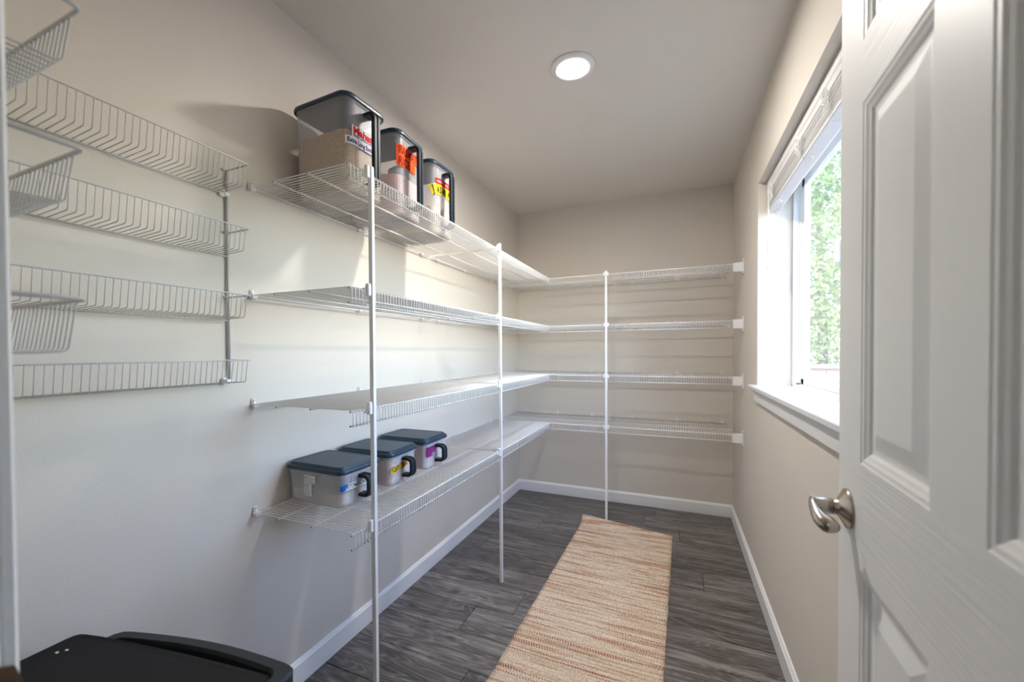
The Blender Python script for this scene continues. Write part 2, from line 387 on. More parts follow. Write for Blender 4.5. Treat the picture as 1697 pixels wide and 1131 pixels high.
def sash(y0, y1, x0):
    b2 = MB(); s = .044; sb = .030; z0, z1 = WZ0+.014, WZ1-fwid-.002
    for a in ((y0, z0, y1, z0+sb), (y0, z1-s, y1, z1), (y0, z0, y0+s, z1), (y1-s, z0, y1, z1)):
        b2.box(x0-ox, a[0]-oy, a[1]-oz, x0+.024-ox, a[2]-oy, a[3]-oz, bev=.003)
    sb -= .006
    o = b2.obj('sash', M['vinyl'], win)
    MB().box(x0+.009-ox, y0+s-.006-oy, z0+sb-oz, x0+.014-ox, y1-s+.006-oy, z1-s+.006-oz).obj('pane', M['glass'], o)
    return o
s1 = sash(YM-.02, WY1-fwid-.014, FX+.030)
s2 = sash(WY0+fwid, YM+.03, FX+.004)
MB().box(FX-.014-ox, YM+.012-oy, 1.575-.045-oz, FX-ox, YM+.04-oy, 1.575+.045-oz, bev=.008).obj('latch', M['vinyl'], s2)
wbox('weep_plug', M['dark'], FX+.010, WY1-fwid-.040, WZ0+.014, FX+.020, WY1-fwid-.012, WZ0+.018)
# stool and apron
b = MB(); b.box(W-.030, WY0-.07, WZ0-.020, FX+.002, WY1+.085, WZ0, bev=.003); struct(b.obj('trim_4', M['sill']))
b = MB(); b.box(W-.014, WY0-.05, WZ0-.080, W, WY1+.012, WZ0-.020, bev=.002); struct(b.obj('trim_5', M['sill']))
# white jamb returns (painted gloss)
# raised blind
bl = empty('window_blind', (W+.066, YM, WZ1)); tag(bl, 'raised white slatted blind stacked at the top of the window', 'blind')
def bbox(name, m, x0, y0, z0, x1, y1, z1, bev=0): return MB().box(x0-W-.066, y0-YM, z0-WZ1, x1-W-.066, y1-YM, z1-WZ1, bev=bev).obj(name, m, bl)
BY0, BY1 = WY0+.012, WY1-.012
bbox('headrail', M['blind'], W+.052, BY0+.01, 2.022, W+.100, BY1-.01, 2.074)
L = []; b = MB()
for y in (BY0, BY1): L.append([(x-.066, y-YM, z-WZ1) for x, z in ((.046, 2.074), (.036, 2.070), (.036, 2.040), (.040, 2.034), (.036, 2.028), (.038, 2.010), (.046, 2.006), (.050, 2.010), (.050, 2.074))])
b.loft(L); b.obj('valance', M['blind'], bl)
nsl = 9
for k in range(nsl):
    z = 1.944+k*.0076+rng.uniform(-.0005, .0005); dx = rng.uniform(-.002, .002)
    bbox('slat', M['blind'], W+.042+dx, BY0+.006, z, W+.092+dx, BY1-.006, z+.0038, bev=.001)
bbox('bottom_rail', M['blind'], W+.041, BY0+.006, 1.924, W+.093, BY1-.006, 1.941, bev=.004)
for yc in (2.42, 1.93, 1.62, 1.36):
    b = MB(); 
    for q in range(8):
        pts = []; a0 = rng.uniform(0, 6); amp = rng.uniform(.010, .026)
        for i in range(15):
            t = i/14; z = 2.014-.085*t*(.8+.2*math.sin(a0)); pts.append((.027-.066+.005*math.sin(9*t+a0), yc-YM+amp*math.sin(7*t+a0+q)*(.3+.7*math.sin(PI*t))+.004*q-.012, z-WZ1))
        b.tube(pts, .0015, 5)
    # loop under the rail
    b.tube([(.05-.066+.02*math.sin(i/8*PI), yc+.03*math.cos(i/8*PI)-YM-.01, 1.921-.006*math.sin(i/8*PI)-WZ1) for i in range(9)], .0014, 4)
    b.obj('lift_cord', M['cord'], bl)
wd = MB().tube([(.032-.066, 2.50-YM, 2.02-WZ1), (.030-.066, 2.50-YM, 1.85-WZ1), (.030-.066, 2.497-YM, 1.69-WZ1)], .0038, 8).obj('tilt_wand', M['blind'], bl)
MB().lathe([(.004, 0), (.0055, .002), (.006, .07), (.0045, .078), (.004, .078)], c=(.030-.066, 2.497-YM, 1.616-WZ1), n=12).obj('grip', M['blind'], wd)

# ------------------------------------------------------------------ ceiling lamp, added hall fill
cl = empty('ceiling_light', (.872, 1.838, H)); tag(cl, 'round flush white led ceiling light, lit', 'light')
MB().lathe([(.094, 0), (.094, -.004), (.088, -.010), (.062, -.012), (.060, -.010), (.060, 0)], n=48).obj('trim_ring', M['clip'], cl)
MB().lathe([(.0595, -.001), (.0595, -.0085), (.045, -.0098), (.001, -.0102)], n=48).obj('lens', M['lens'], cl)
M['lens'].node_tree.nodes['Principled BSDF'].inputs['Emission Strength'].default_value = LED_POWER
hl = empty('hall_fill_light', (1.2, -1.3, H)); tag(hl, 'added fill light on the unseen hall ceiling outside the pantry', 'light')  # invented lamp behind the camera, added as fill through the doorway
MB().lathe([(.15, 0), (.15, -.004), (.142, -.012), (.130, -.014), (.128, -.012), (.128, 0)], n=40).obj('trim_ring', M['clip'], hl)
M['hall_fill_lens'] = mat('hall_fill_lens', (.9, .9, .9, 1), .4, emit=((1.0, 0.95, 0.88, 1), HALL_FILL_POWER))
MB().lathe([(.1275, -.001), (.1275, -.010), (.09, -.0118), (.001, -.0122)], n=40).obj('lens', M['hall_fill_lens'], hl)

# ------------------------------------------------------------------ door (opened into the pantry)
DW, DH, DT = .799, 2.03, .035
th = math.radians(2.3)
# local frame: +x from latch edge towards hinge, y = out of the visible face (towards room), z up
door = empty('door_1', (1.55, 1.0, .008)); door['kind'] = 'structure'
door.rotation_euler = (0, 0, math.atan2(-math.cos(th), -math.sin(th)))     # local x -> (-sin,-cos)
# local y = rot90(local x) -> (cos th, -sin th): points to +x (away from room), so the visible face looks to local -y
zo = .008
rails = [(0, .215-zo), (.862-zo, 1.036-zo), (1.620-zo, 1.720-zo), (1.925-zo, DH)]
st, mu = .1140, .107; pw = (DW-2*st-mu)/2
b = MB()
b.box(0, 0, 0, st, DT, DH); b.box(DW-st, 0, 0, DW, DT, DH); b.obj('stile', M['door'], door)
b = MB()
for z0, z1 in rails: b.box(st, 0, z0, DW-st, DT, z1)
b.obj('rail', M['door_rail'], door)
b = MB()
for i in range(3): b.box(st+pw, 0, rails[i][1], st+pw+mu, DT, rails[i+1][0])
b.obj('mullion', M['door'], door)
prof = ((0, 0), (.003, .0015), (.008, .0022), (.012, .0045), (.017, .0065), (.021, .0095), (.024, .0100), (.030, .0100), (.034, .0092), (.056, .0030), (.060, .0028))
for i in range(3):
    for xa in (st, st+pw+mu):
        z0, z1, xb = rails[i][1], rails[i+1][0], xa+pw
        def rings(sg, y0):
            return [[(xa+o, y0+sg*d, z0+o), (xb-o, y0+sg*d, z0+o), (xb-o, y0+sg*d, z1-o), (xa+o, y0+sg*d, z1-o)] for o, d in prof]
        b = MB(); b.loft(rings(1, 0), caps=(False, True)); b.loft([r[::-1] for r in rings(-1, DT)], caps=(False, True))
        b.obj('panel', M['door'], door)
hx, hz = .0555, .943-zo
b = MB(); b.lathe([(.001, 0), (.0345, 0), (.0345, -.003), (.0335, -.0045), (.0150, -.0145), (.0132, -.016), (.0130, -.020), (.0120, -.0205), (.0120, -.0215), (.0136, -.0222), (.0136, -.050), (.0130, -.052), (.001, -.052)], axis='y', c=(hx, 0, hz), n=36)
hd = b.obj('handle', M['nickel'], door); hd['label'] = 'satin nickel lever handle'
# lever: a flat leaf that sweeps from the neck towards the hinge and turns back to the door
L = []
path = [(-.014, -.0490, 0, .0115, .004), (-.006, -.0510, 0, .0145, .0045), (.008, -.0520, -.003, .0145, .0050), (.022, -.0505, -.008, .0135, .0075), (.036, -.0470, -.013, .0130, .0115), (.048, -.0405, -.0165, .0125, .0165), (.056, -.0380, -.0185, .0115, .0150), (.061, -.0390, -.0195, .007, .007), (.063, -.0380, -.020, .002, .002)]
for i, (px_, py_, pz_, hh, tt) in enumerate(path):
    a = path[max(i-1, 0)]; c_ = path[min(i+1, len(path)-1)]
    t = Vector((c_[0]-a[0], c_[1]-a[1], 0)).normalized(); nn = Vector((-t.y, t.x, 0)); R = []
    for k in range(14):
        an = 2*PI*k/14; R.append(tuple(Vector((hx+px_, py_, hz+pz_))+nn*math.cos(an)*tt+Vector((0, 0, 1))*math.sin(an)*hh))
    L.append(R)
MB().loft(L, smooth=True).obj('lever', M['nickel'], hd)
b = MB()
for z in (.2, 1.0, 1.8): b.tube([(DW+.004, -.004, z), (DW+.004, -.004, z+.09)], .006, 10)
b.obj('hinge', M['nickel'], door)

# ------------------------------------------------------------------ outside the window
struct(MB().box(WX1, -4, -.55, 16, 16, -.35).obj('ground', M['grass']))
tag(MB().box(-T, D+T, -.5, WX1, D+T+.02, 3.0).obj('house_siding', M['concrete']), kind='structure')
fz = 1.055; FY = 6.2
fe = empty('garden_fence', (3.6, FY, -.35)); tag(fe, 'brown wooden board fence outside the window', 'fence')
x = 1.9
while x < 5.4:
    MB().box(x-3.6+.003, -.010, .05, x-3.6+.137, .010, fz+.35-.05, bev=.002).obj('board', M['fence'], fe); x += .14
MB().box(1.88-3.6, -.045, fz+.35-.05, 5.42-3.6, .045, fz+.35, bev=.004).obj('cap_rail', M['fence'], fe)
MB().box(1.88-3.6, -.05, fz+.35-.22, 5.42-3.6, -.012, fz+.35-.13, bev=.004).obj('rail', M['fence'], fe)
for x in (2.0, 3.7, 5.35): MB().box(x-3.6-.045, .01, 0, x-3.6+.045, .10, fz+.35, bev=.004).obj('post', M['fence'], fe)
def tree(name, x, y, h, r, n, m, lab, seed):
    g = random.Random(seed); t = empty(name, (x, y, -.35)); tag(t, lab, 'tree', 'trees behind the garden fence')
    MB().tube([(0, 0, 0), (.03, 0, h*.3), (-.04, .03, h*.75)], [.09, .07, .03], 8).obj('trunk', M['bark'], t)
    b = MB()
    for _ in range(n):
        while True:
            p = Vector((g.uniform(-1, 1), g.uniform(-1, 1), g.uniform(-1, 1)))
            if .25 < p.length < 1: break
        p = Vector((p.x*r, p.y*r, h*.58+p.z*h*.42)); s = g.uniform(.025, .058)
        a = Vector((g.uniform(-1, 1), g.uniform(-1, 1), g.uniform(-1, 1))).normalized(); c = a.cross(Vector((g.uniform(-1, 1), g.uniform(-1, 1), .3))).normalized()
        b.quad(p-a*s, p-c*s*.45, p+a*s, p+c*s*.45)
    o = b.obj('crown', m, t); o['kind'] = 'stuff'
tree('garden_tree', 3.35, 8.3, 5.6, 1.15, 24000, M['leaf'], 'bright green tree behind the fence, straight ahead through the window', 1)
tree('garden_tree', 5.7, 7.9, 4.2, 1.0, 9000, M['leaf2'], 'deeper green tree behind the fence, second from the house wall', 2)
tree('garden_tree', 8.1, 8.4, 5.0, 1.2, 9000, M['leaf'], 'tall green tree behind the fence, farthest from the house wall', 3)

# ------------------------------------------------------------------ wire shelves
Z = (1.762, 1.409, 1.052, .694)
SD, LIP, PITCH = .422, .0414, .0152
RR, WR = .0029, .00145                       # rod and wire radii
WSEG = 5
def wire_mesh(dep):
    b = MB(); h = RR+WR
    b.tube([(0, .008, h), (0, dep-.003, h), (0, dep+RR+.0006, h-.0016), (0, dep+RR+WR, -.002), (0, dep+RR+WR, -LIP-.004)], WR, WSEG)
    return b.mesh('wire', M['wire'])
wires = {}
def shelf(o0, rz, length, dep, label, group, single, ends=True, clipx=(), bracket=False, cut=0.0):
    """local x runs along the wall, local y out from the wall, z=0 at the rod centres"""
    t = empty('wire_shelf', o0, rz); tag(t, label, 'shelf', group)
    for nm, y, z in (('wall_rod', .012, 0), ('under_rod', .29*dep, 0), ('under_rod', .635*dep, 0), ('front_rod', dep, 0), ('lip_rod', dep, -LIP)):
        ro = MB().tube([(cut, y, z), (length, y, z)], RR, 8).obj(nm, M['wire'], t)
        if ends and nm != 'wall_rod':
            MB().tube([(length-.001, y, z), (length+.0006, y, z)], RR*.72, 8).obj('cut_end', M['dark'], ro)
    if dep not in wires: wires[dep] = wire_mesh(dep)
    n = int((length-.02)/PITCH); x0 = length-.008
    if single:
        for i in range(n+1): link('wire', wires[dep], t, (x0-i*PITCH, 0, 0))
    else:
        b = MB(); src = wires[dep]; vs = [v.co[:] for v in src.vertices]; fs = [tuple(p.vertices) for p in src.polygons]
        for i in range(n+1):
            k = len(b.v); b.v += [(v[0]+x0-i*PITCH, v[1], v[2]) for v in vs]; b.f += [tuple(k+q for q in f) for f in fs]; b.sm += [True]*len(fs)
        o = b.obj('wire_deck', M['wire'], t); o['kind'] = 'stuff'
    for cx in clipx:
        b = MB(); b.box(cx-.008, .0002, -.004, cx+.008, .006, .022, bev=.002); b.box(cx-.009, .004, -.008, cx+.009, .019, .005, bev=.002); b.box(cx-.003, .006, .004, cx+.003, .010, .014)
        c = b.obj('wall_clip', M['clip'], t); MB().lathe([(.001, .0075), (.0028, .0075), (.0028, .006)], axis='y', c=(cx, 0, .016), n=8).obj('screw', M['nickel'], c)
    return t
YB = D-.507                                   # front rods of the shelves on the back wall
Y0, YJ = .953, 2.079
lev = ('top', 'second highest', 'third highest', 'lowest')
extra = ('under the tall containers', 'bare and seen from below', 'bare above the low containers', 'under the low containers')
for i, z in enumerate(Z):
    x = YJ-.012; cl_near = [x-.966-.0, x-1.482, x-1.989]
    shelf((0, YJ-.010, z), -PI/2, YJ-.010-Y0, SD, 'near section of the %s left wall wire shelf, %s' % (lev[i], extra[i]), 'near wire shelves on the left wall', True, clipx=[YJ-.010-y for y in (.966, 1.482, 1.989)])
    tt = C.objects[-1] if False else None
    shelf((0, YB-.008, z), -PI/2, YB-.008-(YJ+.012), SD, 'far section of the %s left wall wire shelf, running to the corner' % lev[i], 'far wire shelves on the left wall', False, clipx=[YB-.008-y for y in (2.16, 2.513, 2.95)])
for i, z in enumerate(Z):
    xm = .833
    shelf((xm-.010, D, z), PI, xm-.010-.006, .507, 'left half of the %s wire shelf on the back wall, in the corner' % lev[i], 'left wire shelves on the back wall', False, ends=False, clipx=[xm-.010-x for x in (.07, .356, .645)])
    s = shelf((1.612, D, z), PI, 1.612-(xm+.010), .507, 'right half of the %s wire shelf on the back wall, beside window wall' % lev[i], 'right wire shelves on the back wall', False, ends=False, clipx=[1.612-x for x in (.962, 1.285, 1.585)])
    b = MB(); xr = 1.612                      # end bracket reaching the right wall (local x is minus world x)
    b.box(xr-1.6525, .507-.012, -LIP-.008, .012, .507+.009, .0085, bev=.002); b.box(xr-1.6568, .507-.020, -LIP-.026, xr-1.6515, .507+.020, .030, bev=.002)
    b.obj('end_bracket', M['clip'], s)
# rod ends poking past the near wall clips
for o in list(C.objects):
    pass

# ------------------------------------------------------------------ posts
def post(x, y, top, side, label):
    t = empty('shelf_post', (x, y, 0)); tag(t, label, 'post', 'white shelf posts')
    s = .0072
    MB().box(-s, -s, .004, s, s, top-.004, bev=.0016).obj('tube', M['post'], t)
    MB().box(-s-.0008, -s-.0008, 0, s+.0008, s+.0008, .017, bev=.002).obj('foot', M['clip'], t)
    MB().box(-s*.94, -s*.94, top-.006, s*.94, s*.94, top, bev=.002).obj('cap', M['clip'], t)
    for z in Z:
        b = MB()
        if side == 'left':
            b.box(-s-.002, -s-.014, z-.016, s-.003, -s, z+.022, bev=.002); b.box(-s-.010, -s-.020, z-.012, -s+.001, -s-.010, z+.009, bev=.002)
            b.box(-s-.008, -s-.012, z-LIP-.004, -s+.002, -s+.002, z-LIP+.003, bev=.001)
        else:
            b.box(-s-.012, -s+.002, z-.014, s+.012, s+.002, z+.012, bev=.002)
        b.obj('shelf_clip', M['clip'], t)
post(.4332, 1.0425, 1.7855, 'left', 'nearest white square post holding the left shelves, in front of the containers')
post(.4339, 2.0793, 1.791, 'left', 'second white square post of the left shelves, standing alone on the grey floor')
post(.8332, 3.0665, 1.785, 'back', 'thin white post of the back wall shelves, behind the end of the rug')

# ------------------------------------------------------------------ wall baskets
def basket(o0, rz, length, dep, label, group, rim=.0021, wr=.0012, pitch=.0150, hgt=.066):
    """local x along wall, y out from wall, z=0 at the rim rod"""
    t = empty('wire_basket', o0, rz); tag(t, label, 'basket', group)
    c = .008
    b = MB(); b.tube([(0, .004, 0), (0, dep-c, 0), (c*.3, dep-c*.3, 0), (c, dep, 0), (length-c, dep, 0), (length-c*.3, dep-c*.3, 0), (length, dep-c, 0), (length, .004, 0)], rim, 7)
    b.obj('rim', M['basket'], t)
    MB().tube([(.002, .0065, -hgt-.006), (length-.002, .0065, -hgt-.006)], .0026, 7).obj('back_rod', M['basket'], t)
    b = MB(); b.tube([(0, dep, 0), (0, dep-.010, -hgt+.005), (0, dep-.0135, -hgt+.0008), (0, dep-.018, -hgt), (0, .006, -hgt-.0035)], wr, 5)
    me = b.mesh('wire', M['basket'])
    n = int((length-.026)/pitch)
    for i in range(n+1): link('wire', me, t, (.013+i*pitch, 0, 0))
    return t
YP = .882
bz = (1.788, 1.596, 1.397, 1.203)
bl_ = ('topmost', 'second from top', 'third from top', 'lowest')
for z, nm in zip(bz, bl_):
    basket((0, YP, z), -PI/2, .55, .108, '%s shallow white wire basket on the left wall rack' % nm, 'baskets on the left wall')
for z, nm in ((1.679, 'topmost'), (1.494, 'middle'), (1.2955, 'lowest')):
    basket((.030, YF, z), 0, .526, .135, '%s blurred wire basket beside the door jamb, nearest the camera' % nm, 'baskets beside the door', rim=.0030, wr=.0013, pitch=.0132, hgt=.070)
p = empty('basket_pole', (.007, YP, 0)); tag(p, 'thin grey vertical pole at the end of the left wall baskets', 'pole')
MB().tube([(0, 0, 1.134), (0, 0, 1.790)], .0042, 10).obj('rod', M['basket'], p)
for z in (1.716, 1.137):
    b = MB(); b.box(-.0068, -.024, z-.012, .004, -.006, z+.012, bev=.003); b.box(-.004, -.012, z-.008, .008, .006, z+.006, bev=.003)
    b.tube([(.002, -.016, z+.004), (.010, -.016, z+.004)], .004, 8); b.obj('clip', M['clip'], p)
for z in bz[:3]:
    MB().tube([(.003, -.020, z-.001), (.003, .004, z-.001)], .0026, 8).obj('hook', M['basket'], p)

# ------------------------------------------------------------------ storage containers
CW, CD = .252, .193
def container(x, y, z, yaw_, h, m, label, group, hz0, hz1, r=.036):
    t = empty('storage_container', (x, y, z), yaw_); tag(t, label, 'container', group)
    b = MB()
    outer = [rrect(CW-.014, CD-.012, r, 0), rrect(CW-.006, CD-.005, r, .006), rrect(CW, CD, r, h-.028), rrect(CW+.008, CD+.008, r+.002, h-.026), rrect(CW+.008, CD+.008, r+.002, h-.012)]
    inner = [rrect(CW+.003, CD+.003, r, h-.012), rrect(CW-.004, CD-.004, r, h-.028), rrect(CW-.010, CD-.009, r, .007), rrect(CW-.018, CD-.016, r, .004)]
    b.loft(outer+inner, smooth=False); b.obj('body', m, t)
    # lid with turned-down rim and raised plateau
    b = MB(); k = .012
    b.loft([rrect(CW+.012, CD+.012, r+.004, h-.016), rrect(CW+.020, CD+.020, r+.006, h-.017), rrect(CW+.021, CD+.021, r+.006, h-.010), rrect(CW+.017, CD+.017, r+.005, h-.004), rrect(CW+.004, CD+.004, r, h-.003), rrect(CW-.002, CD-.002, r, h+.004), rrect(CW-.008, CD-.008, r, h+.0065), rrect(CW-.020, CD-.020, r-.008, h+.0062), rrect(CW-.024, CD-.024, r-.008, h+.0052)])
    b.obj('lid', M['lid'], t)
    # handle: grooved bar bent into a D on the front face
    xf = CW/2+.0005; out = .0495; rc = .026; pts = [(xf, hz1)]
    pts += [(xf+out-rc+rc*math.sin(a), hz1-rc+rc*math.cos(a)) for a in [PI/2*i/6 for i in range(7)]]
    pts += [(xf+out-rc+rc*math.cos(a), hz0+rc-rc*math.sin(a)) for a in [PI/2*i/6 for i in range(7)]]
    pts += [(xf, hz0)]
    sec = ((-.0165, 0), (-.0165, -.0105), (-.0135, -.0125), (-.0045, -.0125), (-.0035, -.0095), (.0035, -.0095), (.0045, -.0125), (.0135, -.0125), (.0165, -.0105), (.0165, 0))
    L = []
    for i, (px_, pz_) in enumerate(pts):
        a = pts[max(i-1, 0)]; c = pts[min(i+1, len(pts)-1)]
        tx, tz = c[0]-a[0], c[1]-a[1]; q = math.hypot(tx, tz); nx, nz = -tz/q, tx/q      # outward normal
        L.append([(px_+nx*(-d-.0125), yy, pz_+nz*(-d-.0125)) for yy, d in sec])
    # keep outside faces on the outer side
    b = MB(); b.loft(L); b.obj('handle', M['handle'], t)
    # moulded frame on the front face around the handle
    b = MB()
    for yy in (-.052, .052): b.box(xf-.002, yy-.001, .012, xf+.0008, yy+.001, h-.032)
    b.obj('moulded_rib', m, t)
    return t
XF = CW/2+.0012
RC = .036
def wrap(a, d):
    """arc length along the front face -> (x, y), following the rounded near corner"""
    fl = CD/2-RC
    if a >= -fl: return XF+d, a
    t = (-fl-a)/RC; return CW/2-RC+(RC+.0012+d)*math.cos(t), -fl-(RC+.0012+d)*math.sin(t)
def lab_quad(parent, m, pts, name='label', th=.0004, side=False, d0=0.0):
    """flat printed sticker, points are (along, up); the outline is cut into narrow columns so it can follow the corner"""
    b = MB()
    if side:
        b.loft([[(a, -CD/2-d, zz) for a, zz in pts] for d in (.0006, .0006+th)]); return b.obj(name, m, parent)
    xs = sorted(set([p[0] for p in pts])); x0, x1 = xs[0], xs[-1]
    cols = sorted(set(xs+[x0+(x1-x0)*i/16 for i in range(17)]+[x+1e-5 for x in xs[:-1]]+[x-1e-5 for x in xs[1:]]))
    def span(x):
        z = []
        for (ax, az), (bx, bz_) in zip(pts, pts[1:]+pts[:1]):
            if (ax-x)*(bx-x) <= 0 and abs(ax-bx) > 1e-9: z.append(az+(bz_-az)*(x-ax)/(bx-ax))
        return (min(z), max(z)) if z else None
    L = []
    for x in cols:
        s_ = span(x)
        if not s_: continue
        (xa, ya), (xb, yb) = wrap(x, d0), wrap(x, d0+th)
        L.append([(xa, ya, s_[0]), (xb, yb, s_[0]), (xb, yb, s_[1]), (xa, ya, s_[1])])
    b.loft(L); return b.obj(name, m, parent)
def lab_text(parent, txt, size, m, a, zz, rot=0, d=.0006, shear=0, bold=0, side=False, space=1.0, xs=1.0):
    me = textmesh(txt, size, m, shear=shear, bold=bold, space=space)
    R = Matrix.Rotation(rot, 4, 'Z') @ Matrix.Diagonal((xs, 1, 1, 1))
    me.transform(R)
    for v in me.vertices:
        p = wrap(v.co.x+a, d); v.co = (p[0], p[1], v.co.y+zz)
    return link('lettering', me, parent)
def rice_fill(parent, m, h0, h1, label, group=None, cut=0.0, shift=.0):
    RF = .034 if h1 > .097 else .021
    o = MB()
    o.loft([rrect(CW-.024, CD-.022, RF, 0), rrect(CW-.0145, CD-.0135, RF, .006), [(p[0], p[1], p[2]+shift*p[0]) for p in rrect(CW-.0125, CD-.0115, RF, h1)], [(p[0]*.6, p[1]*.6, p[2]) for p in rrect(CW-.012, CD-.011, RF, h1+.006)]])
    ob = o.obj('rice', m, None, (parent.location.x, parent.location.y, parent.location.z+.0046), parent.rotation_euler.z)
    tag(ob, label, 'rice', None, 'stuff'); return ob
zt = Z[0]+RR+2*WR+.0004
HT = .325
g1, g2 = 'tall clear containers on the top shelf', 'low clear containers on the lowest shelf'
t1 = container(.162, 1.207, zt, -.045, HT, M['clear'], 'nearest tall clear container, large white label with red and blue lettering', g1, .028, HT-.040, .036)
t2 = container(.166, 1.466, zt, .03, HT, M['clear'], 'middle tall clear container, orange label, pinkish contents', g1, .028, HT-.040, .036)
t3 = container(.159, 1.757, zt, -.02, HT, M['clear'], 'farthest tall clear container, red and yellow label, half full', g1, .028, HT-.040, .036)
zb = Z[3]+RR+2*WR+.0004; HB = .132
b1 = container(.138, 1.187, zb, -.02, HB, M['frosted'], 'nearest low container, slate lid, white side sticker and blue-edged label', g2, .020, HB-.032, .022)
b2 = container(.138, 1.440, zb, .03, HB, M['frosted'], 'middle low container, slate lid, small yellow and brown label', g2, .020, HB-.032, .022)
b3 = container(.137, 1.703, zb, .02, HB, M['frosted'], 'farthest low container, slate lid, stepped purple label', g2, .020, HB-.032, .022)
rice_fill(t1, M['rice_brown'], 0, .200, 'tan long grain rice filling two thirds of the nearest tall container')
rice_fill(t2, M['rice_pink'], 0, .150, 'pinkish rice in the bottom of the middle tall container')
rice_fill(t3, M['rice_cream'], 0, .115, 'cream rice in the bottom of the farthest tall container')
rice_fill(b1, M['rice_grey'], 0, .040, 'pale rice covering the floor of the nearest low container')
rice_fill(b2, M['rice_orange'], 0, .094, 'speckled orange-brown rice in the middle low container')
rice_fill(b3, M['rice_pink'], 0, .096, 'pale pinkish rice in the farthest low container')
# labels: nearest tall container
q = lab_quad(t1, M['white_label'], [(-.070, .182), (.062, .182), (.062, .222), (-.070, .222)])
lab_text(q, 'Mahat', .0335, M['red'], -.065, .1955, bold=.0016, xs=1.12)
b = MB()
for k in range(3):
    L = [[(wrap(a, d)[0], wrap(a, d)[1], z) for d, z in ((.0004, .1845+k*.0032), (.0008, .1845+k*.0032), (.0008, .1862+k*.0032), (.0004, .1862+k*.0032))] for a in (-.066, -.060, -.050, -.036)]
    b.loft(L)
b.obj('stripe', M['navy'], q)
lab_text(q, "AMERICA'S FAVORITE", .0098, M['navy'], -.032, .1855, bold=.0003, xs=.85)
q = lab_quad(t1, M['white_label'], [(-.092, .155), (.062, .155), (.062, .1815), (-.092, .1815)])
lab_text(q, 'Extra Long Enriched', .0215, M['navy'], -.086, .1615, bold=.0008, xs=.80)
# middle tall container
q = lab_quad(t2, M['orange'], [(-.090, .186), (.030, .186), (.030, .228), (.090, .228), (.090, .270), (-.090, .270)])
lab_text(q, 'BASMATI', .044, M['rust'], -.083, .234, bold=.0016, xs=.76); lab_text(q, 'RICE', .044, M['rust'], -.083, .192, bold=.0016, xs=.80)
# farthest tall container: red arc over a yellow arc
def arc(r0, r1, a0, a1, cz, n=12):
    A = [a0+(a1-a0)*i/n for i in range(n+1)]
    return [(r1*math.sin(a), cz+r1*math.cos(a)) for a in A]+[(r0*math.sin(a), cz+r0*math.cos(a)) for a in A[::-1]]
def arcband(parent, m, r0, r1, a0, a1, cz, d0=0.0):
    b = MB(); L = []
    for i in range(17):
        a = a0+(a1-a0)*i/16; R_ = []
        for r, d in ((r0, d0), (r0, d0+.0004), (r1, d0+.0004), (r1, d0)):
            x, y = wrap(r*math.sin(a), d); R_.append((x, y, cz+r*math.cos(a)))
        L.append(R_)
    return b.loft(L).obj('label', m, parent)
cz = -.107
q = arcband(t3, M['red'], .334, .362, -.200, .270, cz)
for i, ch in enumerate('FRAGRANT LONG GRAIN'):
    a = -.185+i*.0225
    lab_text(q, ch, .0135, M['white_label'], .344*math.sin(a), cz+.344*math.cos(a), rot=-a)
q = arcband(t3, M['yellow'], .289, .335, -.315, .300, cz, d0=.0002)
for i, ch in enumerate('JASMINE'):
    a = -.285+i*.078
    lab_text(q, ch, .040 if i else .050, M['black'], .297*math.sin(a), cz+.297*math.cos(a), rot=-a, bold=.0018, d=.0009, xs=.78)
RC = .022
# nearest low container
q = lab_quad(b1, M['white_label'], [(-.094, .058), (.045, .056), (.045, .076), (.030, .082), (-.060, .079), (-.094, .074)])
lab_quad(q, M['blue'], [(-.095, .057), (-.082, .0575), (-.066, .078), (-.078, .0785), (-.095, .075)], name='blue_tab', d0=.0004)
lab_text(q, 'HITOMEBORE', .0195, M['black'], -.079, .0605, bold=.0003, xs=.86)
lab_text(q, 'SUPER PREMIUM RICE', .0070, M['blue'], -.066, .0755, d=.001, xs=1.1)
q = lab_quad(b1, M['white_label'], [(-.046, .026), (-.010, .026), (-.010, .070), (.008, .070), (.008, .098), (-.046, .098)], side=True)
b = MB(); g = random.Random(3)
for k in range(17):
    z0 = .0945-k*.0040
    if z0 < .027: break
    wmax = .050 if z0 > .071 else .031
    if k in (1, 8): b.box(-.044, -CD/2-.0014, z0-.0018, -.044+.020, -CD/2-.0010, z0+.0006); continue
    x = -.044; lim = x+wmax*g.uniform(.75, 1)
    while x < lim:
        l_ = g.uniform(.002, .006); b.box(x, -CD/2-.0014, z0-.0008, min(x+l_, lim), -CD/2-.0010, z0+.0003); x += l_+.0011
o = b.obj('print', M['grey_print'], q)
# middle low container
q = lab_quad(b2, M['yellow'], [(-.090, .050), (-.084, .047), (-.030, .054), (-.006, .058), (-.006, .064), (-.060, .070), (-.086, .064)])
lab_quad(q, M['brown'], [(-.070, .052), (-.006, .057), (-.006, .078), (-.018, .079), (-.050, .073), (-.068, .067)], name='brown_band', d0=.0004)
lab_text(q, 'Canilla', .030, M['yellow'], -.0835, .0535, d=.0011, shear=.3, bold=.0016, xs=.80, rot=.05)
lab_text(q, 'Canilla', .030, M['black'], -.0838, .0535, d=.0014, shear=.3, bold=0.0002, xs=.80, rot=.05)
q = lab_quad(b2, M['amber'], [(-.001, .058), (.024, .060), (.024, .080), (-.001, .079)])
lab_text(q, 'RICE', .009, M['brown'], .001, .064)
